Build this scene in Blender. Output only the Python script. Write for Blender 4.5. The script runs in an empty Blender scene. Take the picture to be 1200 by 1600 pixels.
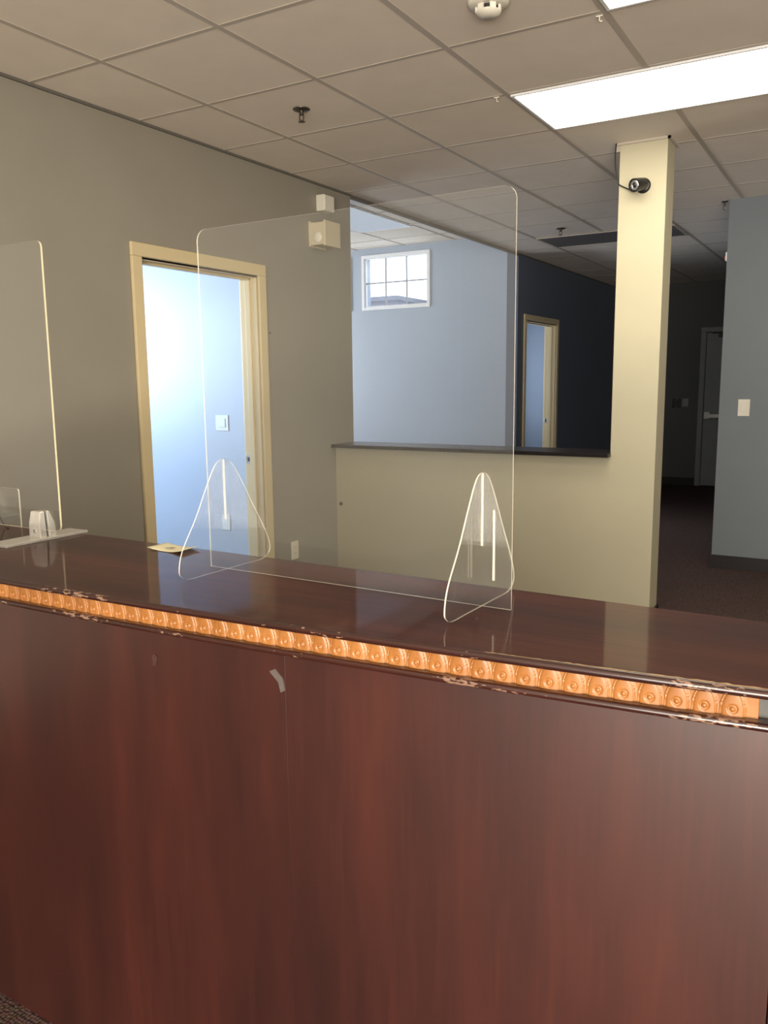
import bpy, bmesh, math, random
from mathutils import Vector, Matrix
random.seed(7)
scene = bpy.context.scene
C = scene.collection

# ------------------------------------------------------------------ camera
cam_d = bpy.data.cameras.new('camera'); cam = bpy.data.objects.new('camera', cam_d); C.objects.link(cam)
cr = Vector((0.86194497, 0.50689545, -0.01038656)); cu = Vector((-0.06981144, 0.13895139, 0.98783545))
cf = Vector((-0.50217252, 0.85073469, -0.15515555))
cam.matrix_world = Matrix(((cr.x, cu.x, -cf.x, 3.17138), (cr.y, cu.y, -cf.y, 0.0), (cr.z, cu.z, -cf.z, 1.42107), (0, 0, 0, 1)))
cam_d.sensor_fit = 'VERTICAL'; cam_d.sensor_height = 36.0; cam_d.lens = 1289.06 / 1600 * 36.0
cam_d.clip_start = 0.02; cam_d.clip_end = 200
scene.camera = cam
# ------------------------------------------------------------------ world, lights, exposure
w = bpy.data.worlds.new('sky'); scene.world = w; w.use_nodes = True
bg = w.node_tree.nodes['Background']; bg.inputs[0].default_value = (0.86, 0.93, 1.0, 1); bg.inputs[1].default_value = 4.0
vs = scene.view_settings
vs.view_transform = 'Standard'; vs.look = 'None'; vs.exposure = 0.0; vs.gamma = 1.0; vs.use_curve_mapping = False

def area(name, loc, target, sx, sy, power, col):
    l = bpy.data.lights.new(name, 'AREA'); l.shape = 'RECTANGLE'; l.size = sx; l.size_y = sy
    l.energy = power; l.color = col
    o = bpy.data.objects.new(name, l); C.objects.link(o); o.location = loc
    o.rotation_euler = (Vector(target) - Vector(loc)).to_track_quat('-Z', 'Y').to_euler()
    return o
H0 = 2.687
# daylight coming in through the window openings of the rooms, plus one added fill
area('front_window_light', (4.68, -3.42, 1.30), (4.1, 1, 1.8), 3.75, 2.3, 285, (1.0, 0.91, 0.77))
area('upward_fill_light', (4.9, -3.40, .45), (2.4, 1.6, H0), 3.3, .6, 230, (1.0, 0.84, 0.66))  # added lamp aimed up from the sill to lift the ceiling
area('office_window_light', (-3.42, 3.2, 1.85), (0, 3.2, 1.6), 2.0, 1.3, 190, (0.60, 0.77, 1.0))
area('alcove_window_light', (-3.92, 6.5, 1.7), (0, 6.5, 1.7), 2.0, 1.6, 75, (0.90, 0.94, 1.0))
area('rear_office_window_light', (-.93, 9.2, 1.5), (0, 9.4, 1.5), 1.3, 1.4, 7, (0.70, 0.80, 1.0))
LAMP = (1.0, 0.90, 0.72, 1); LAMP_STRENGTH = 11.5

# ------------------------------------------------------------------ materials
def new_mat(name):
    m = bpy.data.materials.new(name); m.use_nodes = True
    return m, m.node_tree, m.node_tree.nodes['Principled BSDF']
def mat(name, col, rough=0.6, metal=0.0, noise=0.0, scale=8.0, bump=0.0, bscale=60.0, coat=0.0, coat_rough=0.1, spec=0.5):
    m, nt, p = new_mat(name)
    p.inputs['Roughness'].default_value = rough; p.inputs['Metallic'].default_value = metal
    p.inputs['Specular IOR Level'].default_value = spec
    p.inputs['Coat Weight'].default_value = coat; p.inputs['Coat Roughness'].default_value = coat_rough
    p.inputs['Base Color'].default_value = (*col, 1)
    tc = nt.nodes.new('ShaderNodeTexCoord')
    if noise > 0:
        n = nt.nodes.new('ShaderNodeTexNoise'); n.inputs['Scale'].default_value = scale; n.inputs['Detail'].default_value = 4
        nt.links.new(tc.outputs['Object'], n.inputs['Vector'])
        r = nt.nodes.new('ShaderNodeValToRGB')
        r.color_ramp.elements[0].position = .3; r.color_ramp.elements[1].position = .7
        r.color_ramp.elements[0].color = (*[c * (1 - noise) for c in col], 1)
        r.color_ramp.elements[1].color = (*[min(1, c * (1 + noise)) for c in col], 1)
        nt.links.new(n.outputs['Fac'], r.inputs['Fac']); nt.links.new(r.outputs['Color'], p.inputs['Base Color'])
    if bump > 0:
        n2 = nt.nodes.new('ShaderNodeTexNoise'); n2.inputs['Scale'].default_value = bscale; n2.inputs['Detail'].default_value = 3
        nt.links.new(tc.outputs['Object'], n2.inputs['Vector'])
        b = nt.nodes.new('ShaderNodeBump'); b.inputs['Strength'].default_value = bump; b.inputs['Distance'].default_value = .002
        nt.links.new(n2.outputs['Fac'], b.inputs['Height']); nt.links.new(b.outputs['Normal'], p.inputs['Normal'])
    return m
def wood(name, c_dark, c_mid, c_light, rough, coat, coat_rough, vertical=True, chips=None, bandscale=1.0, spec=.5):
    m, nt, p = new_mat(name); p.inputs['Specular IOR Level'].default_value = spec
    p.inputs['Roughness'].default_value = rough; p.inputs['Coat Weight'].default_value = coat; p.inputs['Coat Roughness'].default_value = coat_rough
    tc = nt.nodes.new('ShaderNodeTexCoord')
    mp = nt.nodes.new('ShaderNodeMapping')
    mp.inputs['Scale'].default_value = (7 * bandscale, 7 * bandscale, 0.9 * bandscale) if vertical else (1.1, 9, 9)
    nt.links.new(tc.outputs['Object'], mp.inputs['Vector'])
    n = nt.nodes.new('ShaderNodeTexNoise'); n.inputs['Scale'].default_value = 1.0; n.inputs['Detail'].default_value = 6; n.inputs['Roughness'].default_value = .55
    nt.links.new(mp.outputs['Vector'], n.inputs['Vector'])
    mp2 = nt.nodes.new('ShaderNodeMapping'); mp2.inputs['Scale'].default_value = (160, 160, 6) if vertical else (6, 160, 160)
    nt.links.new(tc.outputs['Object'], mp2.inputs['Vector'])
    n2 = nt.nodes.new('ShaderNodeTexNoise'); n2.inputs['Scale'].default_value = 1.0; n2.inputs['Detail'].default_value = 3
    nt.links.new(mp2.outputs['Vector'], n2.inputs['Vector'])
    mx = nt.nodes.new('ShaderNodeMix'); mx.data_type = 'FLOAT'; mx.inputs[0].default_value = .22
    nt.links.new(n.outputs['Fac'], mx.inputs[2]); nt.links.new(n2.outputs['Fac'], mx.inputs[3])
    r = nt.nodes.new('ShaderNodeValToRGB'); e = r.color_ramp.elements
    e[0].position = .34; e[0].color = (*c_dark, 1); e[1].position = .66; e[1].color = (*c_light, 1)
    k = e.new(.5); k.color = (*c_mid, 1)
    nt.links.new(mx.outputs[0], r.inputs['Fac'])
    out = r.outputs['Color']
    if chips:
        n3 = nt.nodes.new('ShaderNodeTexNoise'); n3.inputs['Scale'].default_value = 1.0; n3.inputs['Detail'].default_value = 8
        mp3 = nt.nodes.new('ShaderNodeMapping'); mp3.inputs['Scale'].default_value = (75, 200, 260)
        nt.links.new(tc.outputs['Object'], mp3.inputs['Vector']); nt.links.new(mp3.outputs['Vector'], n3.inputs['Vector'])
        n4 = nt.nodes.new('ShaderNodeTexNoise'); n4.inputs['Scale'].default_value = 5; nt.links.new(tc.outputs['Object'], n4.inputs['Vector'])
        ad = nt.nodes.new('ShaderNodeMath'); ad.operation = 'MULTIPLY'
        nt.links.new(n3.outputs['Fac'], ad.inputs[0]); nt.links.new(n4.outputs['Fac'], ad.inputs[1])
        th = nt.nodes.new('ShaderNodeMath'); th.operation = 'GREATER_THAN'; th.inputs[1].default_value = chips[0]
        nt.links.new(ad.outputs[0], th.inputs[0])
        m2 = nt.nodes.new('ShaderNodeMix'); m2.data_type = 'RGBA'
        nt.links.new(th.outputs[0], m2.inputs[0]); nt.links.new(out, m2.inputs[6]); m2.inputs[7].default_value = (*chips[1], 1)
        out = m2.outputs[2]
    nt.links.new(out, p.inputs['Base Color'])
    return m
def emis(name, col, s):
    m = bpy.data.materials.new(name); m.use_nodes = True; nt = m.node_tree; nt.nodes.clear()
    e = nt.nodes.new('ShaderNodeEmission'); e.inputs[0].default_value = col; e.inputs[1].default_value = s
    o = nt.nodes.new('ShaderNodeOutputMaterial'); nt.links.new(e.outputs[0], o.inputs[0]); return m
def sheet_glass(name, tint, veil=0.0, ior=1.44):
    # clear sheet: Fresnel reflection over straight transmission, with a little pale diffuse veil
    m = bpy.data.materials.new(name); m.use_nodes = True; nt = m.node_tree; nt.nodes.clear()
    t = nt.nodes.new('ShaderNodeBsdfTransparent'); t.inputs[0].default_value = (*tint, 1)
    g = nt.nodes.new('ShaderNodeBsdfGlossy'); g.inputs['Roughness'].default_value = 0.0
    fr = nt.nodes.new('ShaderNodeFresnel'); ge = nt.nodes.new('ShaderNodeNewGeometry'); mr = nt.nodes.new('ShaderNodeMapRange')
    mr.inputs['To Min'].default_value = ior; mr.inputs['To Max'].default_value = 1 / ior   # same reflectance on the sheet's back surface
    nt.links.new(ge.outputs['Backfacing'], mr.inputs['Value']); nt.links.new(mr.outputs[0], fr.inputs[0])
    mx = nt.nodes.new('ShaderNodeMixShader'); nt.links.new(fr.outputs[0], mx.inputs[0]); nt.links.new(t.outputs[0], mx.inputs[1]); nt.links.new(g.outputs[0], mx.inputs[2])
    d = nt.nodes.new('ShaderNodeBsdfDiffuse'); d.inputs[0].default_value = (.8, .8, .78, 1)
    m2 = nt.nodes.new('ShaderNodeMixShader'); m2.inputs[0].default_value = veil
    nt.links.new(mx.outputs[0], m2.inputs[1]); nt.links.new(d.outputs[0], m2.inputs[2])
    o = nt.nodes.new('ShaderNodeOutputMaterial'); nt.links.new(m2.outputs[0], o.inputs[0]); return m
def edge_mat(name, col, clear):
    m = bpy.data.materials.new(name); m.use_nodes = True; nt = m.node_tree; nt.nodes.clear()
    t = nt.nodes.new('ShaderNodeBsdfTransparent')
    p = nt.nodes.new('ShaderNodeBsdfPrincipled'); p.inputs['Base Color'].default_value = (*col, 1); p.inputs['Roughness'].default_value = .25
    mx = nt.nodes.new('ShaderNodeMixShader'); mx.inputs[0].default_value = clear
    nt.links.new(p.outputs[0], mx.inputs[1]); nt.links.new(t.outputs[0], mx.inputs[2])
    o = nt.nodes.new('ShaderNodeOutputMaterial'); nt.links.new(mx.outputs[0], o.inputs[0]); return m
def carpet(name, c1, c2, scale):
    m, nt, p = new_mat(name); p.inputs['Roughness'].default_value = .95; p.inputs['Specular IOR Level'].default_value = .1
    tc = nt.nodes.new('ShaderNodeTexCoord'); v = nt.nodes.new('ShaderNodeTexVoronoi'); v.inputs['Scale'].default_value = scale
    v.inputs['Randomness'].default_value = .45
    nt.links.new(tc.outputs['Object'], v.inputs['Vector'])
    r = nt.nodes.new('ShaderNodeValToRGB'); e = r.color_ramp.elements
    e[0].position = .1; e[0].color = (*c1, 1); e[1].position = .75; e[1].color = (*c2, 1)
    nt.links.new(v.outputs['Distance'], r.inputs['Fac'])
    n = nt.nodes.new('ShaderNodeTexNoise'); n.inputs['Scale'].default_value = scale * .5
    nt.links.new(tc.outputs['Object'], n.inputs['Vector'])
    m2 = nt.nodes.new('ShaderNodeMix'); m2.data_type = 'RGBA'; m2.blend_type = 'MULTIPLY'; m2.inputs[0].default_value = .6
    nt.links.new(r.outputs['Color'], m2.inputs[6]); nt.links.new(n.outputs['Color'], m2.inputs[7])
    nt.links.new(m2.outputs[2], p.inputs['Base Color'])
    b = nt.nodes.new('ShaderNodeBump'); b.invert = True; b.inputs['Distance'].default_value = .004
    nt.links.new(v.outputs['Distance'], b.inputs['Height']); nt.links.new(b.outputs['Normal'], p.inputs['Normal'])
    return m

M_cream = mat('cream_paint', (.50, .465, .335), .55, noise=.03, scale=3, bump=.02, bscale=220)
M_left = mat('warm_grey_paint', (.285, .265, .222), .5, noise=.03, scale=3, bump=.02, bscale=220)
M_blue = mat('blue_grey_paint', (.355, .42, .51), .4, noise=.02, scale=2)
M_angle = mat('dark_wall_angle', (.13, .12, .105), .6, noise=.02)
M_navy_shade = mat('shaded_rear_paint', (.12, .14, .185), .5, noise=.03, scale=2)  # shade of the unlit rear hall put into this wall colour
M_dim = mat('shaded_back_paint', (.11, .115, .11), .6, noise=.03, scale=2)  # same wall paint, darkened further to hold the back wall's shade
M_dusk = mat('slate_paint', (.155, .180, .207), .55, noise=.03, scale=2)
M_tile = mat('ceiling_tile', (.80, .73, .64), .9, noise=.03, scale=5, bump=.25, bscale=300, spec=.1)
M_grid = mat('ceiling_grid_enamel', (.50, .45, .39), .5, noise=.02)
M_trim = mat('cream_trim_enamel', (.66, .55, .335), .4, noise=.02, scale=3)
M_white = mat('white_enamel', (.80, .82, .84), .4, noise=.01)
M_plate = mat('pale_plate_plastic', (.60, .64, .66), .4, noise=.01)
M_ivory = mat('ivory_plastic', (.74, .71, .62), .4, noise=.02)
M_beige = mat('aged_beige_plastic', (.60, .53, .38), .45, noise=.03)
M_base = mat('dark_vinyl_base', (.009, .006, .007), .5, noise=.1)
M_black = mat('black_metal', (.02, .02, .02), .35, metal=.3, noise=.05)
M_blackpl = mat('black_plastic', (.012, .012, .012), .4, noise=.05)
M_chrome = mat('brushed_metal', (.62, .60, .56), .28, metal=.9, noise=.06, scale=90)
M_satin = mat('satin_grey_metal', (.66, .64, .60), .38, metal=.55, noise=.05, scale=60)
M_brass = mat('dull_chrome', (.13, .115, .095), .3, metal=.9, noise=.1)
M_paper = mat('cream_paper', (.85, .80, .55), .7, noise=.03, scale=20)
M_ink = mat('grey_ink', (.35, .32, .25), .7, noise=.1)
M_ledge = mat('dark_ledge_laminate', (.014, .011, .012), .35, noise=.15, scale=6, spec=.25)
M_bare = mat('bare_grey_board', (.10, .10, .10), .8, noise=.12, scale=30)
M_carpet = carpet('brown_loop_carpet', (.22, .145, .125), (.045, .027, .025), 110)
M_top = wood('glossy_dark_cherry_top', (.036, .0100, .0068), (.055, .0145, .0090), (.092, .0250, .0150), .5, .42, .05, vertical=False, chips=(.50, (.30, .18, .12)), spec=.03)
M_lip = wood('chipped_dark_cherry_lip', (.020, .006, .005), (.028, .008, .006), (.045, .012, .008), .3, .6, .12, vertical=False, chips=(.338, (.24, .145, .10)))
M_front = wood('dark_cherry_veneer', (.022, .0050, .0042), (.036, .0080, .0058), (.058, .0125, .008), .40, 1.0, .30, spec=.5)
M_carve = wood('honey_maple_carving', (.26, .098, .022), (.33, .130, .031), (.41, .172, .048), .4, .12, .2)
M_acr = sheet_glass('clear_acrylic', (.975, .98, .975), .018)
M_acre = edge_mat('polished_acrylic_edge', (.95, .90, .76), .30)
M_acre_warm = edge_mat('acrylic_edge_warm', (.92, .84, .58), .18)
M_pane = sheet_glass('window_pane_glass', (.97, .98, 1), 0.0)
M_lamp = emis('lit_lamp_lens', LAMP, LAMP_STRENGTH)
M_lampcool = emis('lit_alcove_lens', (.70, .82, 1, 1), .62)
M_unlit = mat('unlit_prismatic_lens', (.16, .15, .15), .4, noise=.05, scale=30)
M_building = mat('grey_stucco', (.10, .11, .14), .8, noise=.1, scale=2)
M_building2 = mat('pale_siding', (.32, .40, .52), .8, noise=.05, scale=2)
M_tape = sheet_glass('dusty_tape', (.85, .8, .78), .07)
M_door = mat('grey_door_paint', (.30, .31, .31), .5, noise=.03)
M_red = mat('red_plastic', (.5, .05, .04), .4, noise=.03)

# ------------------------------------------------------------------ mesh helpers
def bm_box(bm, a, b):
    a, b = [min(x, y) for x, y in zip(a, b)], [max(x, y) for x, y in zip(a, b)]
    v = [bm.verts.new((x, y, z)) for x in (a[0], b[0]) for y in (a[1], b[1]) for z in (a[2], b[2])]
    for f in ((0, 1, 3, 2), (4, 6, 7, 5), (0, 4, 5, 1), (2, 3, 7, 6), (0, 2, 6, 4), (1, 5, 7, 3)):
        bm.faces.new([v[i] for i in f])
def link(name, bm, m, parent=None, bevel=0.0, smooth=False, mats=None, seg=2):
    me = bpy.data.meshes.new(name); bmesh.ops.recalc_face_normals(bm, faces=bm.faces); bm.to_mesh(me); bm.free()
    for k in (mats or [m]): me.materials.append(k)
    if smooth:
        for p in me.polygons: p.use_smooth = True
    o = bpy.data.objects.new(name, me); C.objects.link(o)
    if parent:
        bpy.context.view_layer.update()
        o.parent = parent; o.matrix_parent_inverse = parent.matrix_world.inverted()
    if bevel > 0:
        md = o.modifiers.new('bevel', 'BEVEL'); md.width = bevel; md.segments = seg; md.limit_method = 'ANGLE'; md.angle_limit = math.radians(35)
    return o
def box(name, a, b, m, parent=None, bevel=0.0):
    bm = bmesh.new(); bm_box(bm, a, b); return link(name, bm, m, parent, bevel)
def boxes(name, L, m, parent=None, bevel=0.0):
    bm = bmesh.new()
    for a, b in L: bm_box(bm, a, b)
    return link(name, bm, m, parent, bevel)
def bm_frustum(bm, c0, c1, r0, r1, n=24, caps=True):
    c0, c1 = Vector(c0), Vector(c1); ax = (c1 - c0).normalized()
    t = ax.orthogonal().normalized(); s = ax.cross(t)
    A = [bm.verts.new(c0 + (t * math.cos(2 * math.pi * i / n) + s * math.sin(2 * math.pi * i / n)) * r0) for i in range(n)]
    B = [bm.verts.new(c1 + (t * math.cos(2 * math.pi * i / n) + s * math.sin(2 * math.pi * i / n)) * r1) for i in range(n)]
    for i in range(n): bm.faces.new((A[i], A[(i + 1) % n], B[(i + 1) % n], B[i]))
    if caps: bm.faces.new(A[::-1]); bm.faces.new(B)
def lathe(bm, c, ax, prof, n=32):
    c = Vector(c); ax = Vector(ax).normalized(); t = ax.orthogonal().normalized(); s = ax.cross(t); rings = []
    for h, r in prof:
        if r < 1e-6: rings.append([bm.verts.new(c + ax * h)])
        else: rings.append([bm.verts.new(c + ax * h + (t * math.cos(2 * math.pi * i / n) + s * math.sin(2 * math.pi * i / n)) * r) for i in range(n)])
    for A, B in zip(rings, rings[1:]):
        for i in range(n):
            j = (i + 1) % n
            if len(A) == 1 and len(B) == 1: continue
            if len(A) == 1: bm.faces.new((A[0], B[i], B[j]))
            elif len(B) == 1: bm.faces.new((A[i], A[j], B[0]))
            else: bm.faces.new((A[i], A[j], B[j], B[i]))
def tube(name, pts, r, m, parent=None):
    cu_ = bpy.data.curves.new(name, 'CURVE'); cu_.dimensions = '3D'; sp = cu_.splines.new('NURBS'); sp.points.add(len(pts) - 1)
    for p, q in zip(sp.points, pts): p.co = (*q, 1)
    sp.order_u = 3; sp.use_endpoint_u = True; cu_.bevel_depth = r; cu_.bevel_resolution = 3; cu_.resolution_u = 8; cu_.materials.append(m)
    tmp = bpy.data.objects.new('tmp', cu_); C.objects.link(tmp)
    dg = bpy.context.evaluated_depsgraph_get(); me = bpy.data.meshes.new_from_object(tmp.evaluated_get(dg))
    bpy.data.objects.remove(tmp); me.name = name
    for p in me.polygons: p.use_smooth = True
    o = bpy.data.objects.new(name, me); C.objects.link(o)
    if parent:
        bpy.context.view_layer.update(); o.parent = parent; o.matrix_parent_inverse = parent.matrix_world.inverted()
    return o
def empty(name, loc):
    o = bpy.data.objects.new(name, None); C.objects.link(o); o.location = loc; o.empty_display_size = .05; return o
def tag(o, label, cat, group=None):
    o['label'] = label; o['category'] = cat
    if group: o['group'] = group
    return o
def thing(name, loc, label, cat, group=None): return tag(empty(name, loc), label, cat, group)
def struct(o): o['kind'] = 'structure'; return o
def wall(name, axis, p0, p1, u0, u1, z0, z1, m, holes=(), parent=None):
    """axis 'x': plane of constant x from p0 to p1, u along y; axis 'y': constant y, u along x. holes: (u0,u1,z0,z1)"""
    us = sorted({u0, u1, *[h[0] for h in holes], *[h[1] for h in holes]}); zs = sorted({z0, z1, *[h[2] for h in holes], *[h[3] for h in holes]})
    def solid(i, j):
        if i < 0 or j < 0 or i >= len(us) - 1 or j >= len(zs) - 1: return False
        cu0, cz0 = (us[i] + us[i + 1]) / 2, (zs[j] + zs[j + 1]) / 2
        return not any(h[0] < cu0 < h[1] and h[2] < cz0 < h[3] for h in holes)
    bm = bmesh.new()
    P = lambda p, u, z: (p, u, z) if axis == 'x' else (u, p, z)
    def q(*pts): bm.faces.new([bm.verts.new(p) for p in pts])
    for i in range(len(us) - 1):
        for j in range(len(zs) - 1):
            if not solid(i, j): continue
            a, b, c, d = us[i], us[i + 1], zs[j], zs[j + 1]
            q(P(p0, a, c), P(p0, b, c), P(p0, b, d), P(p0, a, d)); q(P(p1, a, c), P(p1, a, d), P(p1, b, d), P(p1, b, c))
            if not solid(i - 1, j): q(P(p0, a, c), P(p0, a, d), P(p1, a, d), P(p1, a, c))
            if not solid(i + 1, j): q(P(p0, b, c), P(p1, b, c), P(p1, b, d), P(p0, b, d))
            if not solid(i, j - 1): q(P(p0, a, c), P(p1, a, c), P(p1, b, c), P(p0, b, c))
            if not solid(i, j + 1): q(P(p0, a, d), P(p0, b, d), P(p1, b, d), P(p1, a, d))
    bmesh.ops.remove_doubles(bm, verts=bm.verts, dist=1e-5)
    return struct(link(name, bm, m, parent))

# ------------------------------------------------------------------ dimensions
H = 2.687; HA = 2.884; T = 0.6096; XA = 0.4447; Y0 = 2.4546
YH0, YH1 = 4.728, 4.959          # half wall front / back
COLX0, COLX1, COLY1 = 1.892, 2.1425, 4.9106
YR, XR = 6.572, 2.187
YB, YA = 11.693, 8.0795
XMAX, YMIN = 7.2, -3.5

# ------------------------------------------------------------------ structure
struct(boxes('floor', [((-4.2, YMIN - .1, -.08), (-.06, YA + .12, 0)), ((-.06, YMIN - .1, -.08), (XMAX + .1, YB + .1, 0)), ((-1.05, YA + .12, -.08), (-.06, 10.4, 0))], M_carpet))
wall('wall_left', 'x', -.12, 0, YMIN, YH1, 0, H, M_left, [(3.022, 3.932, 0, 2.037)])
wall('wall_left_rear', 'x', -.12, 0, YA, YB, 0, HA, M_navy_shade, [(8.30, 9.268, 0, 2.037)])
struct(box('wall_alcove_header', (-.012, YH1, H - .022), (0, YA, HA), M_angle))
wall('wall_alcove', 'y', YA, YA + .12, -4.0, -.12, 0, HA, M_blue, [(-1.813, -1.029, 2.253, 2.774), (-2.81, -2.024, 2.253, 2.774)])
wall('wall_alcove_side', 'x', -4.1, -4.0, 4.8, YA + .12, 0, HA, M_blue, [(5.5, 7.5, .9, 2.5)])
wall('wall_office_rear', 'y', 4.80, YH1, -4.1, -.12, 0, HA, M_blue)
wall('wall_office_side', 'x', -3.6, -3.5, 1.2, 4.8, 0, H, M_blue, [(2.2, 4.4, .8, 2.3)])
wall('wall_office_front', 'y', 1.2, 1.3, -3.5, -.12, 0, H, M_blue)
wall('wall_rear_office_end', 'y', 10.3, 10.4, -1.05, -.12, 0, H, M_blue)
wall('wall_rear_office_side', 'x', -1.05, -.95, YA + .12, 10.4, 0, H, M_blue, [(8.5, 9.9, .8, 2.2)])
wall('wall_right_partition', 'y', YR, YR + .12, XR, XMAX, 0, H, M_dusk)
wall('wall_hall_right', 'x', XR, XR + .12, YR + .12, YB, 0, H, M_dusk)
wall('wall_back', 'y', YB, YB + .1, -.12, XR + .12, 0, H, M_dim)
wall('wall_right', 'x', XMAX, XMAX + .1, YMIN, YR + .12, 0, H, M_cream)
wall('wall_front', 'y', YMIN - .1, YMIN, -.12, XMAX + .1, 0, H, M_cream, [(2.75, 6.6, .10, 2.50)])
wall('wall_half', 'y', YH0, YH1, .0, COLX0, 0, .985, M_cream)
struct(box('column', (COLX0, YH0, 0), (COLX1, COLY1, H), M_cream))
struct(box('ceiling_alcove', (-4.1, YH1, HA), (-.001, YA + .12, HA + .05), M_tile))
struct(box('ceiling_office', (-3.6, 1.2, H), (-.12, 4.8, H + .05), M_tile))
struct(box('ceiling_rear_office', (-1.05, YA + .12, H), (-.12, 10.4, H + .05), M_tile))
ceil = struct(box('ceiling', (0, YMIN - .1, H), (XMAX + .1, YB + .1, H + .05), M_tile))
bm = bmesh.new()
g = .0125
xs = [XA + T * k for k in range(-0, 12) if XA + T * k < XMAX]
for x in xs: bm_box(bm, (x - g, YMIN, H - .0025), (x + g, YB, H + .001))
k = -10
while Y0 + T * k < YB:
    y = Y0 + T * k
    if y > YMIN: bm_box(bm, (0, y - g * .8, H - .0015), (XMAX, y + g * .8, H + .001))
    k += 1
struct(link('ceiling_grid', bm, M_grid, ceil))
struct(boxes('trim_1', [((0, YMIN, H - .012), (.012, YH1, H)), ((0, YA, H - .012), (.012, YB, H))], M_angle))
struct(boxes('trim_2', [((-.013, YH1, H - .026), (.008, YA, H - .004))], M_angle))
struct(boxes('trim_3', [((COLX0 - .012, YH0 - .012, H - .012), (COLX1 + .014, YH0, H)), ((COLX1, YH0 - .012, H - .012), (COLX1 + .014, COLY1 + .03, H)),
                        ((COLX0 - .03, YH0 + .01, H - .04), (COLX0, YH0 + .05, H))], M_grid))
bm = bmesh.new()
for k in range(-3, 5):
    bm_box(bm, (-4, 6.45 + (k) * T - g, HA - .005), (-.12, 6.45 + k * T + g, HA + .001)) if YH1 < 6.45 + k * T < YA else None
for k in range(0, 7): bm_box(bm, (-.7 - k * T - g, YH1, HA - .005), (-.7 - k * T + g, YA, HA + .001)) if -.7 - k * T > -4 else None
struct(link('trim_4', bm, M_grid))
# bases
struct(box('baseboard_right', (XR - .012, YR - .014, 0), (XMAX, YR, .101), M_base))
struct(box('baseboard_hall', (XR - .012, YR, 0), (XR, YB - .02, .101), M_base))
struct(box('baseboard_back', (0.013, YB - .014, 0), (1.156, YB, .101), M_base))
struct(boxes('baseboard_left', [((0, YMIN, 0), (.012, 2.961, .101)), ((0, 3.999, 0), (.012, YH0, .101)), ((0, YH1, 0), (.0, YH1, 0)), ((0, YA, 0), (.012, 8.244, .101)), ((0, 9.327, 0), (.012, YB, .101))], M_base))
struct(boxes('baseboard_column', [((COLX1, YH0 - .012, 0), (COLX1 + .012, COLY1 + .012, .101)), ((0.012, YH0 - .012, 0), (COLX1, YH0, .101))], M_base))

# ------------------------------------------------------------------ doors and openings
def doorway(name, y0, y1, ztop, cas, m_cas):
    """cased opening in the left wall; y0..y1 and ztop are the OUTER casing edges"""
    a, b, zt = y0 + cas, y1 - cas, ztop - cas
    root = struct(empty(name, (0, (y0 + y1) / 2, 0)))
    for s, xx in (('room', (0, .018)), ('office', (-.138, -.12))):
        bm = bmesh.new()
        bm_box(bm, (xx[0], y0, 0), (xx[1], a, zt)); bm_box(bm, (xx[0], b, 0), (xx[1], y1, zt)); bm_box(bm, (xx[0], y0, zt), (xx[1], y1, ztop))
        link('door_casing', bm, m_cas, root, .004)
    bm = bmesh.new()
    bm_box(bm, (-.12, a - .001, 0), (0, a + .012, zt)); bm_box(bm, (-.12, b - .012, 0), (0, b + .001, zt)); bm_box(bm, (-.12, a, zt - .012), (0, b, zt + .001))
    link('door_jamb', bm, m_cas, root, .002)
    bm = bmesh.new()
    bm_box(bm, (-.078, a + .012, 0), (-.042, a + .024, zt - .012)); bm_box(bm, (-.078, b - .024, 0), (-.042, b - .012, zt - .012)); bm_box(bm, (-.078, a + .012, zt - .024), (-.042, b - .012, zt - .012))
    link('door_stop', bm, m_cas, root, .002)
    st = boxes('strike_plate', [((-.112, b - .0145, .935), (-.082, b - .012, .995)), ((-.118, b - .020, .945), (-.110, b - .012, .985))], M_chrome, root, .001)
    box('strike_hole', (-.104, b - .0155, .952), (-.090, b - .0144, .978), M_blackpl, st)
    return root
doorway('door_1', 2.961, 3.9985, 2.112, .066, M_trim)
doorway('door_2', 8.244, 9.3265, 2.105, .058, M_trim)
# rear exit door in the back wall
d3 = struct(empty('door_3', (1.85, YB, 0)))
bm = bmesh.new()
bm_box(bm, (1.156, YB - .025, 0), (1.222, YB, 2.03)); bm_box(bm, (1.156, YB - .025, 2.03), (2.17, YB, 2.09))
link('door_casing', bm, M_door, d3, .003)
sl = box('door_slab', (1.232, YB - .03, .012), (2.165, YB - .001, 2.015), M_door, d3, .003)
boxes('push_bar', [((1.26, YB - .085, .915), (2.05, YB - .045, .965)), ((1.245, YB - .075, .90), (1.32, YB - .028, .99)), ((2.03, YB - .075, .90), (2.09, YB - .028, .98))], M_satin, d3, .004)
boxes('door_closer', [((1.38, YB - .08, 1.955), (1.70, YB - .03, 2.005)), ((1.30, YB - .06, 2.005), (1.62, YB - .04, 2.018))], M_black, d3, .004)

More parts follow.
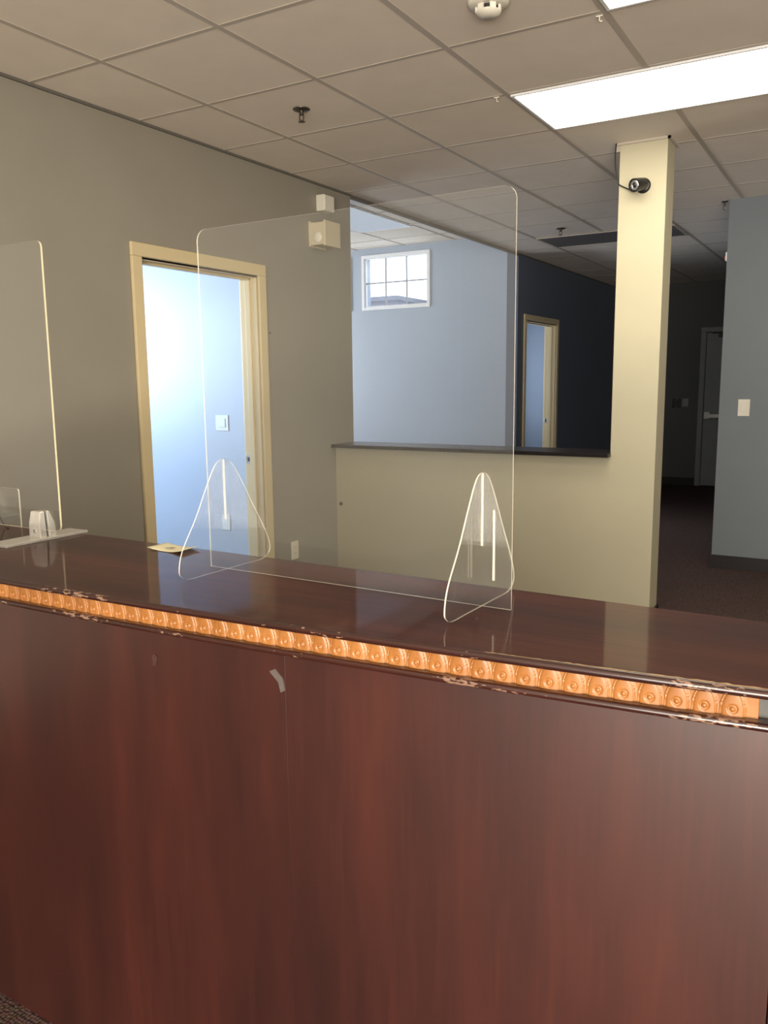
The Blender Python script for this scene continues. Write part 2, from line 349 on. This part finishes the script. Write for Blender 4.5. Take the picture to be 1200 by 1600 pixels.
# transom windows of the alcove
def transom(name, x0, x1, z0, z1):
    root = struct(empty(name, ((x0 + x1) / 2, YA, z0))); t = .036
    bm = bmesh.new(); ya, yb = YA - .016, YA + .001
    for A, B in (((x0, ya, z0), (x0 + t, yb, z1)), ((x1 - t, ya, z0), (x1, yb, z1)), ((x0 + t, ya, z0), (x1 - t, yb, z0 + t)), ((x0 + t, ya, z1 - t), (x1 - t, yb, z1))): bm_box(bm, A, B)
    link('window_frame', bm, M_white, root, .003)
    bm = bmesh.new(); ya, yb = YA, YA + .04; s = .02
    for A, B in (((x0 + t, ya, z0 + t), (x0 + t + s * .4, yb, z1 - t)), ((x1 - t - s * .4, ya, z0 + t), (x1 - t, yb, z1 - t)), ((x0 + t, ya, z0 + t), (x1 - t, yb, z0 + t + s * .4)), ((x0 + t, ya, z1 - t - s * .4), (x1 - t, yb, z1 - t))): bm_box(bm, A, B)
    link('window_sash', bm, M_white, root)
    bm = bmesh.new(); m = .008
    for k in (1, 2):
        xx = x0 + t + (x1 - x0 - 2 * t) * k / 3; bm_box(bm, (xx - m, YA + .012, z0 + t), (xx + m, YA + .024, z1 - t))
    zz = (z0 + z1) / 2 - .005; bm_box(bm, (x0 + t, YA + .011, zz - m), (x1 - t, YA + .025, zz + m))
    link('muntin', bm, mat('grey_muntin', (.35, .38, .42), .5), root)
    box('pane', (x0 + t, YA + .016, z0 + t), (x1 - t, YA + .019, z1 - t), M_pane, root)
transom('window_1', -1.849, -.993, 2.217, 2.810)
transom('window_2', -2.846, -1.988, 2.217, 2.810)
# simple frames of the daylight windows outside the view
def side_window(name, axis, p, u0, u1, z0, z1, n):
    root = struct(empty(name, (p, (u0 + u1) / 2, z0) if axis == 'x' else ((u0 + u1) / 2, p, z0)))
    bm = bmesh.new(); t = .04
    def bb(a, b, c, d):
        if axis == 'x': bm_box(bm, (p - .02, a, c), (p + .02, b, d))
        else: bm_box(bm, (a, p - .02, c), (b, p + .02, d))
    bb(u0, u0 + t, z0, z1); bb(u1 - t, u1, z0, z1); bb(u0, u1, z0, z0 + t); bb(u0, u1, z1 - t, z1)
    for i in range(1, n):
        u = u0 + (u1 - u0) * i / n; bb(u - .02, u + .02, z0, z1)
    link('window_frame', bm, M_white, root)
side_window('window_3', 'y', -3.55, 2.75, 6.6, .10, 2.50, 3)
side_window('window_4', 'x', -3.55, 2.2, 4.4, .8, 2.3, 2)
side_window('window_5', 'x', -4.05, 5.5, 7.5, .9, 2.5, 2)
side_window('window_6', 'x', -1.0, 8.5, 9.9, .8, 2.2, 2)
# outside, beyond the transom
bl = thing('neighbouring_building', (-9, 20, 0), 'dark grey building outside, seen low through the small six-pane window', 'building')
box('building_wall', (-14, 20, 0), (-8.15, 24, 3.62), M_building, bl); box('roof_edge', (-14.1, 19.9, 3.62), (-8.1, 24, 3.74), M_building, bl)
b2 = thing('pale_building', (-7, 21, 0), 'pale blue building outside, low at the right of the six-pane window', 'building')
box('building_wall', (-7.55, 21, 0), (-5.5, 24, 3.75), M_building2, b2); box('roof_edge', (-7.6, 20.95, 3.75), (-5.45, 24.05, 3.83), M_building2, b2)

# ------------------------------------------------------------------ ledge on the half wall
bm = bmesh.new(); bm_box(bm, (-.0, YH0 - .06, .985), (COLX0 + .003, YH0 + .001, 1.007)); bm_box(bm, (0.001, YH0, .985), (COLX0 - .001, YH1 + .03, 1.007))
lg = tag(link('wall_ledge', bm, M_ledge, None, .004), 'long dark ledge board capping the cream half wall beside the column', 'ledge')

# ------------------------------------------------------------------ reception counter
def yf(x):
    s = x - 2.5; a, b = -.95, .75
    if s < a: return yf(2.5 + a) + (.04540 + 2 * .03919 * (a + .2)) * (s - a)
    if s > b: return yf(2.5 + b) + (.04540 + 2 * .03919 * (b + .2)) * (s - b)
    return 1.01587 + .0454 * s + .03919 * (s + .2) ** 2
def yback(x): return 1.3957 - .0183 * (x - 2.5)
ZT = 1.042; CX0, CX1 = .55, 3.62
ct = thing('reception_counter', (2.3, 1.2, 0), 'long dark cherry reception counter with honey carved molding under its chipped edge', 'counter')
XS = [CX0 + (CX1 - CX0) * i / 90 for i in range(91)]
def sweep(name, prof, m, x0=CX0, x1=CX1, smooth=False, bevel=0, back=None, n=90):
    """prof: closed loop of (d, z); d is measured back from the counter's front line"""
    bm = bmesh.new(); rings = []
    for i in range(n + 1):
        x = x0 + (x1 - x0) * i / n
        rings.append([bm.verts.new((x, (yback(x) + d - 900 if d > 500 else yf(x) + d), z)) for d, z in prof])
    k = len(prof)
    for A, B in zip(rings, rings[1:]):
        for i in range(k): bm.faces.new((A[i], B[i], B[(i + 1) % k], A[(i + 1) % k]))
    bm.faces.new(rings[0][::-1]); bm.faces.new(rings[-1])
    return link(name, bm, m, ct, bevel, smooth)
r = .0062; lipz = ZT - r
lip = [(r - r * math.cos(a), lipz + r * math.sin(a)) for a in [math.radians(-90 + 180 * i / 10) for i in range(11)]]
sweep('counter_top', [(r, ZT - 2 * r), (r, ZT), (900, ZT), (900, ZT - .024), (.08, ZT - .024), (.08, ZT - 2 * r)], M_top)
sweep('top_edge_molding', [(.02, ZT - .0005)] + lip[::-1][0:] + [(.02, ZT - 2 * r)], M_lip, smooth=False)
# lower bead
zb = .9885; r2 = .0056
sweep('lower_bead_molding', [(.034, zb + r2)] + [(.018 - r2 * math.cos(a), zb + r2 * math.sin(a)) for a in [math.radians(90 - 180 * i / 10) for i in range(11)]] + [(.06, zb - r2), (.06, zb + r2)], M_lip)
sweep('molding_backing', [(.037, .99), (.037, ZT - .012), (.07, ZT - .012), (.07, .99)], M_bare)
# carved egg molding, one strip with relief
def relief(u, v):                       # u in -.5...5 across one egg, v 0 bottom .. 1 top
    t = max(0, v - .10) / .93
    w_ = max(.44 * (1 - t ** 2.9) if t < 1 else 0, .001); q = abs(u) / w_
    h = .0004 + .0010 * max(0, v - .5)                                  # flat ground, spandrels rising to the top
    if q < 1: h = .0010 + .0034 * math.sqrt(max(0, 1 - q ** 2.4))       # domed egg
    d = abs(u) - w_
    if -.055 < d < -.015: h -= .0016 * (1 - abs(d + .035) / .02)        # groove just inside the rim
    if -.015 <= d < .05: h = max(h, .0034 * (1 - abs(d - .016) / .034)) # raised rim
    rr = math.hypot(u * .0338, (v - .31) * .042)
    if rr < .0066: h = min(h, .0010 + .0028 * (rr / .0066) ** 2)        # dish
    if rr < .0042: h = .0014 + .0042 * math.sqrt(max(0, 1 - (rr / .0042) ** 2))
    return h
PITCH = .0338; XE = 3.0735; z0c, z1c = .9905, 1.0325; NU, NV = 32, 32
x_first = 3.0435; ntile = 72
bm = bmesh.new(); cols = []
nx = int((XE - (x_first - ntile * PITCH)) / PITCH * NU)
for i in range(nx + 1):
    x = x_first - ntile * PITCH + i * PITCH / NU
    uu = (x - x_first) / PITCH; u = uu - round(uu)
    if x > x_first + PITCH * .5: u = .5
    col = []
    for j in range(NV + 1):
        v = j / NV
        col.append(bm.verts.new((x, yf(x) + .030 - relief(u, v), z0c + (z1c - z0c) * v)))
    cols.append(col)
for A, B in zip(cols, cols[1:]):
    for j in range(NV): bm.faces.new((A[j], B[j], B[j + 1], A[j + 1]))
for cc in (cols[0], cols[-1]):
    e = [bm.verts.new((v.co.x, yf(v.co.x) + .036, v.co.z)) for v in cc]
    for j in range(NV): bm.faces.new((cc[j], cc[j + 1], e[j + 1], e[j]))
link('carved_molding', bm, M_carve, ct, 0, smooth=True)
# veneered front in two panels with a seam
SX = 2.350
sweep('front_panel', [(.05, .0), (.05, zb - r2 + .002), (.075, zb - r2 + .002), (.075, 0)], M_front, CX0, SX - .0002, n=60, bevel=.0004)
sweep('front_panel', [(.05, .0), (.05, zb - r2 + .002), (.075, zb - r2 + .002), (.075, 0)], M_front, SX + .0002, 3.104, n=50, bevel=.0004)
sweep('front_panel', [(.05, .0), (.05, zb - r2 + .002), (.075, zb - r2 + .002), (.075, 0)], M_front, 3.106, CX1, n=20, bevel=.0004)
for xx in (CX0 + .02, 1.4, SX, 3.105, CX1 - .02):
    box('side_support', (xx - .01, yf(xx) + .076, 0), (xx + .01, yback(xx) - .02, ZT - .026), M_front, ct)
box('under_shelf', (CX0 + .03, 1.15, .55), (2.9, 1.36, .57), M_front, ct)

bm = bmesh.new(); rows = []
for i in range(121):
    x = 2.72 + i * .006; wd = .0015 + .0045 * min(1, i / 60) * (.55 + .45 * math.sin(i * 1.7) * math.sin(i * .37 + 1)) + random.uniform(0, .0022)
    rows.append([bm.verts.new((x, yf(x) + r + .0002, ZT + .0003)), bm.verts.new((x, yf(x) + r + .0002 + max(.0008, wd), ZT + .0003))])
for A, B in zip(rows, rows[1:]): bm.faces.new((A[0], B[0], B[1], A[1]))
link('worn_edge', bm, mat('worn_bare_wood', (.42, .25, .10), .5, noise=.5, scale=60), ct)

# tape scraps stuck on the counter front
def scrap(name, pts, m, label, d=.0485):
    bm = bmesh.new()
    A = [bm.verts.new((x, yf(x) + d, z)) for x, z in pts]; B = [bm.verts.new((x, yf(x) + d + .0012, z)) for x, z in pts]
    n = len(pts); bm.faces.new(A); bm.faces.new(B[::-1])
    for i in range(n): bm.faces.new((A[i], B[i], B[(i + 1) % n], A[(i + 1) % n]))
    return tag(link(name, bm, m), label, 'tape')
scrap('tape_scrap', [(2.318, .938), (2.330, .944), (2.345, .930), (2.349, .909), (2.340, .904), (2.336, .921)], M_tape, 'torn scrap of clear tape stuck on the counter front beside the panel seam')
scrap('tape_scrap', [(2.050, .925), (2.058, .929), (2.064, .922), (2.060, .908), (2.053, .905)], mat('old_tape', (.055, .022, .017), .5), 'faint old tape mark on the counter front, near its left end')

# ------------------------------------------------------------------ large acrylic shield
def outline_prism(bm, pts, mapf, t, faces_mi=0, edge_mi=1):
    """pts: 2-D outline; mapf(a,b,k) -> 3-D with k = -t/2..t/2"""
    A = [bm.verts.new(mapf(a, b, -t / 2)) for a, b in pts]; B = [bm.verts.new(mapf(a, b, t / 2)) for a, b in pts]
    n = len(pts)
    f1 = bm.faces.new(A); f2 = bm.faces.new(B[::-1]); f1.material_index = f2.material_index = faces_mi
    for i in range(n):
        f = bm.faces.new((A[i], B[i], B[(i + 1) % n], A[(i + 1) % n])); f.material_index = edge_mi
def rrect(x0, x1, z0, z1, rad, corners=(0, 0, 1, 1), n=8):
    P = []
    for (cx, cz, a0, use) in ((x0, z0, 180, corners[0]), (x1, z0, 270, corners[1]), (x1, z1, 0, corners[2]), (x0, z1, 90, corners[3])):
        if not use: P.append((cx, cz)); continue
        ox = cx + (rad if cx == x0 else -rad); oz = cz + (rad if cz == z0 else -rad)
        for i in range(n + 1):
            a = math.radians(a0 + 90 * i / n); P.append((ox + rad * math.cos(a), oz + rad * math.sin(a)))
    return P
def catmull(P, n=6):
    out = []; k = len(P)
    for i in range(k):
        p0, p1, p2, p3 = P[(i - 1) % k], P[i], P[(i + 1) % k], P[(i + 2) % k]
        for j in range(n):
            t = j / n
            out.append(tuple(.5 * (2 * p1[q] + (p2[q] - p0[q]) * t + (2 * p0[q] - 5 * p1[q] + 4 * p2[q] - p3[q]) * t * t + (-p0[q] + 3 * p1[q] - 3 * p2[q] + p3[q]) * t ** 3) for q in (0, 1)))
    return out
D = Vector((.99959466, -.02846947, 0)); N = Vector((.02846947, .99959466, 0))
org = Vector((2.040, 1.276, 0))
sh = thing('acrylic_shield', (2.33, 1.268, ZT), 'clear acrylic sneeze guard with triangular feet, standing in the middle of the counter', 'sneeze guard')
bm = bmesh.new()
outline_prism(bm, rrect(-.046, .634, ZT + .001, 1.722, .022, (0, 0, 1, 1)), lambda a, b, k: org + D * a + N * k + Vector((0, 0, b)), .003)
link('shield_panel', bm, M_acr, sh, mats=[M_acr, M_acre])
fin = [(-.135, .022), (-.128, .008), (-.110, .001), (-.06, .0008), (0, .0008), (.06, .0008), (.105, .001), (.127, .008), (.137, .026), (.122, .065), (.085, .125), (.051, .182), (.024, .219), (0, .2295), (-.024, .219), (-.05, .180), (-.085, .118), (-.124, .060)]
fin = catmull(fin, 5)
for a0, f_ in ((.0, 1), (.5795, 1)):
    bm = bmesh.new()
    outline_prism(bm, [(v, h + ZT) for v, h in fin], lambda a, b, k, a0=a0: org + D * (a0 + k) + N * a + Vector((0, 0, b)), .0026)
    link('foot', bm, M_acr, sh, mats=[M_acr, M_acre])
# cross-lap slots: bright cut edges where feet and panel interlock
for a0, h0, h1 in ((.0, .105, .227), (.5795, .105, .228)):
    bm = bmesh.new(); vs_ = [bm.verts.new(org + D * (a0 + x_) + N * y_ + Vector((0, 0, ZT + z_))) for x_ in (-.0017, .0017) for y_ in (-.0012, .0012) for z_ in (h0, h1)]
    bmesh.ops.convex_hull(bm, input=vs_); link('bright_strip', bm, M_acre, sh)
bm = bmesh.new(); vs_ = [bm.verts.new(org + D * (.5795 + x_) + N * y_ + Vector((0, 0, ZT + z_))) for x_ in (.0205, .0233) for y_ in (-.0017, .0017) for z_ in (.048, .168)]  # separate pale strip on the panel beside the right foot, away from its slot
bmesh.ops.convex_hull(bm, input=vs_); link('bright_strip', bm, M_acre, sh)

# ------------------------------------------------------------------ left shield with metal clamp foot
s2 = thing('clamped_shield', (1.39, 1.325, ZT), 'clear acrylic panel held by a metal clamp foot, at the left end of the counter', 'sneeze guard')
bm = bmesh.new()
outline_prism(bm, rrect(.86, 1.463, 1.064, 1.759, .016, (1, 1, 1, 1)), lambda a, b, k: Vector((a, 1.325 + k - (1.463 - a) * .0, b)), .005)
link('shield_panel', bm, M_acr, s2, mats=[M_acr, M_acre_warm])
for xc_ in (1.389, .96):
    box('clamp_base', (xc_ - .036, 1.198, ZT), (xc_ + .036, 1.435, ZT + .006), M_satin, s2, .0006)
    for y0_, y1_, tp in ((1.302, 1.3215, 1), (1.3285, 1.350, -1)):
        bm = bmesh.new(); z0_, z1_ = ZT + .005, ZT + .071
        xa, xb = xc_ - .021, xc_ + .023
        pro = [(y0_, z0_), (y1_, z0_), (y1_, z1_), (y0_ + .006, z1_), (y0_ + .001, z0_ + .035)] if tp == 1 else [(y0_, z0_), (y1_, z0_), (y1_ - .003, z0_ + .035), (y0_ + .006, z1_), (y0_, z1_)]
        A = [bm.verts.new((xa + (.004 if z > z0_ + .05 else 0), y, z)) for y, z in pro]; B = [bm.verts.new((xb - (.004 if z > z0_ + .05 else 0), y, z)) for y, z in pro]
        bm.faces.new(A); bm.faces.new(B[::-1])
        for i in range(len(pro)): bm.faces.new((A[i], B[i], B[(i + 1) % len(pro)], A[(i + 1) % len(pro)]))
        jaw = link('clamp_jaw', bm, M_satin, s2, .0025)
        if tp == 1:
            bm = bmesh.new(); lathe(bm, (xc_ + .002, y0_ + .001, ZT + .022), (0, -1, 0), [(0, .005), (.002, .005), (.003, .003), (.003, .0)], 16)
            link('screw', bm, M_chrome, jaw)

# small acrylic stand at the far left and a cable
s3 = tag(None or (lambda bm: (outline_prism(bm, rrect(1.00, 1.192, ZT + .001, ZT + .105, .008, (0, 0, 1, 1)), lambda a, b, k: Vector((a, 1.408 + k, b)), .004), link('acrylic_stand', bm, M_acr, mats=[M_acr, M_acre]))[1])(bmesh.new()),
         'small low clear acrylic stand at the far left rear of the counter', 'stand')
cb = tube('power_cable', [(1.00, 1.38, ZT + .002), (1.02, 1.38, ZT + .05), (1.08, 1.38, ZT + .078), (1.12, 1.38, ZT + .060), (1.15, 1.38, ZT + .016), (1.165, 1.375, ZT + .0022), (1.19, 1.37, ZT + .002)], .0012, M_blackpl)
tag(cb, 'thin dark cable arching at the far left edge of the counter', 'cable')

# paper note
bm = bmesh.new(); cs = [(1.734, 1.346), (1.848, 1.340), (1.843, 1.404), (1.735, 1.410)]; G = 10; g2 = []
for i in range(G + 1):
    row = []
    for j in range(5):
        u, v = i / G, j / 4
        x = (1 - v) * ((1 - u) * cs[0][0] + u * cs[1][0]) + v * ((1 - u) * cs[3][0] + u * cs[2][0])
        y = (1 - v) * ((1 - u) * cs[0][1] + u * cs[1][1]) + v * ((1 - u) * cs[3][1] + u * cs[2][1])
        row.append(bm.verts.new((x, y, ZT + .0008 + .007 * abs(2 * u - 1) ** 2.2 * (1 if u > .5 else .6))))
    g2.append(row)
for A, B in zip(g2, g2[1:]):
    for j in range(4): bm.faces.new((A[j], B[j], B[j + 1], A[j + 1]))
note = link('paper_note', bm, M_paper, smooth=True); md = note.modifiers.new('s', 'SOLIDIFY'); md.thickness = .0006; md.offset = 1
tag(note, 'small cream paper note curling on the counter in front of the doorway', 'paper')
bm = bmesh.new(); bm_box(bm, (1.772, 1.366, ZT + .0035), (1.796, 1.371, ZT + .004)); bm_box(bm, (1.778, 1.375, ZT + .0032), (1.792, 1.379, ZT + .0038))
link('ink_mark', bm, M_ink, note)

# ------------------------------------------------------------------ ceiling lights
def troffer(x0, y0, x1, y1, lens, z, label, group=None, drop=.010):
    t = thing('ceiling_light', ((x0 + x1) / 2, (y0 + y1) / 2, z), label, 'ceiling light', group)
    bm = bmesh.new(); b = .014; e = .011
    x0 += e; x1 -= e; y0 += e; y1 -= e
    for A, B in (((x0, y0), (x1, y0 + b)), ((x0, y1 - b), (x1, y1)), ((x0, y0 + b), (x0 + b, y1 - b)), ((x1 - b, y0 + b), (x1, y1 - b))):
        bm_box(bm, (*A, z - drop), (*B, z - .0005))
    link('light_frame', bm, M_grid if lens is M_unlit else M_white, t, .002)
    box('light_diffuser', (x0 + b, y0 + b, z - drop + .003), (x1 - b, y1 - b, z - .0005), lens, t)
    return t
troffer(XA + 2 * T, Y0 + 2 * T, XA + 4 * T, Y0 + 3 * T, M_lamp, H, 'lit rectangular ceiling light just in front of the column')
troffer(XA + 3 * T, Y0, XA + 5 * T, Y0 + T, M_lamp, H, 'lit rectangular ceiling light cut by the top edge, beside the smoke detector')
troffer(XA, Y0 + 8 * T, XA + 2 * T, Y0 + 9 * T, M_unlit, H, 'dark unlit ceiling light panel behind the column, above the dark rear wall')
troffer(-1.31, 5.95, -.70, 5.95 + 2 * T, M_lampcool, HA, 'bright bluish ceiling light seen over the half wall in the alcove')

# ------------------------------------------------------------------ smoke detector
sd = thing('smoke_detector', (1.962, 2.775, H), 'round cream smoke detector on the ceiling at the top of the view', 'smoke detector')
bm = bmesh.new(); lathe(bm, (1.962, 2.775, H - .001), (0, 0, -1), [(0, .070), (.010, .070), (.018, .064), (.021, .046), (.021, 0)], 48); link('detector_base', bm, M_ivory, sd, 0, True)
bm = bmesh.new(); lathe(bm, (1.962, 2.775, H - .021), (0, 0, -1), [(0, .032), (.020, .032)], 32); link('sensor_chamber', bm, M_blackpl, sd)
for i in range(6):
    bm = bmesh.new(); a = i * math.pi / 3 + .25; c_, s_ = math.cos(a), math.sin(a)
    vs_ = []
    for (rad, hw) in ((.034, .009), (.043, .011)):
        for sg in (-1, 1):
            for zz in (H - .020, H - .040): vs_.append(bm.verts.new((1.962 + c_ * rad - s_ * hw * sg, 2.775 + s_ * rad + c_ * hw * sg, zz)))
    bmesh.ops.convex_hull(bm, input=vs_)
    link('cage_rib', bm, M_ivory, sd, .001)
bm = bmesh.new(); lathe(bm, (1.962, 2.775, H - .038), (0, 0, -1), [(0, .043), (.005, .041), (.009, .031), (.013, .026), (.014, 0)], 40); link('detector_cap', bm, M_ivory, sd, 0, True)

# ------------------------------------------------------------------ sprinklers
def sprinkler(x, y, label, s=1.0):
    t = thing('fire_sprinkler', (x, y, H), label, 'sprinkler')
    bm = bmesh.new(); lathe(bm, (x, y, H - .001), (0, 0, -1), [(0, .040 * s), (.004, .040 * s), (.008, .030 * s), (.010, .018 * s), (.010, 0)], 32); link('escutcheon', bm, M_brass, t, 0, True)
    bm = bmesh.new(); lathe(bm, (x, y, H - .009), (0, 0, -1), [(0, .011 * s), (.018, .011 * s), (.020, .007 * s), (.020, 0)], 16)
    for sg in (-1, 1): bm_frustum(bm, (x + .010 * sg * s, y, H - .022), (x + .012 * sg * s, y, H - .046), .0025, .0025, 8); bm_frustum(bm, (x + .012 * sg * s, y, H - .045), (x, y, H - .056), .0025, .0025, 8)
    link('sprinkler_body', bm, M_brass, t)
    bm = bmesh.new(); lathe(bm, (x, y, H - .055), (0, 0, -1), [(0, .004), (.001, .016 * s), (.0035, .016 * s), (.005, 0)], 24); link('deflector', bm, M_brass, t)
sprinkler(.773, 3.343, 'fire sprinkler in the ceiling tile nearest the left wall, nearer of the two')
sprinkler(.80, 6.99, 'distant fire sprinkler on the ceiling above the half wall, beside the dark light panel')
sprinkler(2.145, 6.62, 'fire sprinkler just beside the top corner of the slate partition wall', .6)
# hooks on the grid
for x, y, lab in ((1.616, 3.67, 'tiny white hook on the ceiling grid by the corner of the lit panel'), (2.25, 3.082, 'tiny white hook on the ceiling grid beside the top-edge light')):
    bm = bmesh.new(); bm_box(bm, (x - .012, y - .002, H - .008), (x + .012, y + .002, H - .004)); bm_box(bm, (x - .0015, y - .0015, H - .026), (x + .0015, y + .0015, H - .006)); bm_box(bm, (x - .0015, y - .0015, H - .026), (x + .010, y + .0015, H - .023))
    tag(link('ceiling_hook', bm, M_ivory), lab, 'hook')

# ------------------------------------------------------------------ boxes on the left wall
al = thing('chime_box', (0, 4.62, 2.52), 'small off-white box high on the left wall, above the beige alarm unit', 'wall box')
box('housing', (0, 4.558, 2.512), (.060, 4.672, 2.612), M_ivory, al, .003); box('cover', (.059, 4.563, 2.516), (.066, 4.667, 2.608), M_ivory, al, .002)
em = thing('alarm_unit', (0, 4.6, 2.3), 'beige alarm unit with a round side lens, mounted below the small box', 'alarm')
hs = box('housing', (0, 4.474, 2.288), (.112, 4.640, 2.428), M_beige, em, .006)
box('cover', (.108, 4.470, 2.280), (.124, 4.646, 2.436), M_beige, em, .004)
box('back_plate', (0, 4.466, 2.280), (.010, 4.648, 2.436), M_beige, em, .002)
bm = bmesh.new(); lathe(bm, (.062, 4.475, 2.335), (0, -1, 0), [(0, .034), (.004, .032), (.010, .022), (.012, 0)], 24); link('lens', bm, M_ivory, em, 0, True)

# outlets, switches
def plate(name, axis, p, u, z, w_, h_, label, cat, kind, m=M_ivory, sgn=1):
    """axis 'x': on plane x=p facing +x; axis 'y': on plane y=p facing -y"""
    t = thing(name, (p, u, z) if axis == 'x' else (u, p, z), label, cat)
    def bb(nm, u0, u1, z0, z1, d0, d1, mm, par=t, bv=0.0):
        if axis == 'x': return box(nm, (p + d0, u + u0, z + z0), (p + d1, u + u1, z + z1), mm, par, bv)
        return box(nm, (u + u0, p - d1, z + z0), (u + u1, p - d0, z + z1), mm, par, bv)
    bb('cover_plate', -w_ / 2, w_ / 2, -h_ / 2, h_ / 2, 0, .006, m, t, .0025)
    if kind == 'outlet':
        for s in (-1, 1):
            f = bb('socket', -.017, .017, s * .020 - .014, s * .020 + .014, .005, .008, m, t, .002)
            for q_ in (-1, 1): bb('slot', q_ * .0065 - .001, q_ * .0065 + .001, s * .020 - .004, s * .020 + .006, .0075, .0084, M_blackpl, f)
        bb('screw', -.003, .003, -.003, .003, .0055, .0072, M_chrome)
    elif kind == 'rocker1':
        bb('rocker', -.017, .017, -.033, .033, .005, .009, m, t, .002)
    elif kind == 'blank':
        bb('inset', -w_ * .28, w_ * .28, -h_ * .28, h_ * .28, .005, .010, m, t, .002)
        for s in (-1, 1): bb('screw', -.003, .003, s * h_ * .40 - .003, s * h_ * .40 + .003, .0055, .0072, M_chrome)
    return t
plate('wall_outlet', 'x', 0, 4.225, .352, .078, .118, 'ivory power outlet low on the cream wall, right of the open doorway', 'outlet', 'outlet')
plate('wall_outlet', 'y', 4.8, -1.077, .366, .080, .122, 'white power outlet low on the blue office wall inside the doorway', 'outlet', 'outlet', M_plate)
plate('light_switch', 'y', 4.8, -1.079, 1.130, .125, .118, 'square white switch plate on the blue office wall inside the doorway', 'switch', 'blank', M_plate)
plate('light_switch', 'y', YR, 2.357, 1.211, .080, .122, 'ivory light switch on the slate partition wall at the right edge', 'switch', 'rocker1')
plate('wall_control', 'y', YB, .878, 1.103, .115, .12, 'small black control box on the dark back wall, left of the rear door', 'control box', 'blank', M_blackpl)
plate('wall_control', 'y', YB, .99, 1.112, .078, .105, 'grey plate on the dark back wall, between black box and rear door', 'switch plate', 'rocker1', M_door)
st = thing('alarm_strobe', (XR, 6.45, 2.29), 'tiny red and white strobe at the hidden side of the slate partition', 'alarm')
st.location = (XR, 6.62, 2.27)
box('back_box', (XR - .012, 6.58, 2.262), (XR, 6.63, 2.325), M_white, st, .002); box('strobe_lens', (XR - .020, 6.59, 2.272), (XR - .011, 6.62, 2.295), M_red, st, .002)

# cable hole and nail hole
bm = bmesh.new(); lathe(bm, (.036, YH0 - .0005, .593), (0, -1, 0), [(0, .013), (.002, .013), (.003, .009), (.001, .008), (.001, 0)], 20)
tag(link('grommet', bm, M_black), 'small dark round cable hole low in the cream half wall', 'hole')
bm = bmesh.new(); lathe(bm, (0, 4.041, 1.724), (1, 0, 0), [(0, .006), (.003, .005), (.004, 0)], 12)
tag(link('wall_hook', bm, M_brass), 'tiny nail in the cream wall right of the doorway casing', 'nail')

# ------------------------------------------------------------------ security camera on the column
sc = thing('security_camera', (2.01, YH0, 2.447), 'small black bullet security camera on the front of the cream column', 'camera')
ax = Vector((-.42, -.88, -.22)).normalized(); c0 = Vector((2.022, YH0, 2.452))
bm = bmesh.new(); lathe(bm, c0, (0, -1, 0), [(0, .040), (.006, .040), (.012, .034), (.014, 0)], 28); link('mount', bm, M_black, sc, 0, True)
bm = bmesh.new(); bm_frustum(bm, c0 + Vector((0, -.01, 0)), c0 + Vector((0, -.035, 0)), .014, .014, 16); link('bracket', bm, M_black, sc)
c1 = c0 + Vector((0, -.045, 0)) - ax * .025
bm = bmesh.new(); lathe(bm, c1, ax, [(0, 0), (.001, .026), (.006, .031), (.060, .034), (.085, .035), (.085, .030), (.078, .029), (.078, 0)], 28); body = link('camera_body', bm, M_black, sc, 0, False)
bm = bmesh.new(); lathe(bm, c1 + ax * .0785, ax, [(0, .028), (.004, .028), (.004, .014), (.001, .012)], 28); link('lens_ring', bm, M_chrome, body, 0, True)
bm = bmesh.new(); lathe(bm, c1 + ax * .079, ax, [(0, .0125), (.003, .012), (.006, .006), (.007, 0)], 20); link('lens', bm, M_blackpl, body, 0, True)
tube('camera_cable', [(1.872, YH0 - .01, H - .001), (1.868, YH0 - .012, H - .07), (1.876, YH0 - .015, H - .15), (1.890, YH0 - .012, 2.482), (1.893, YH0 - .012, 2.470), (1.93, YH0 - .012, 2.45), (1.975, YH0 - .03, 2.425), (1.995, YH0 - .05, 2.43)], .0035, M_blackpl, sc)
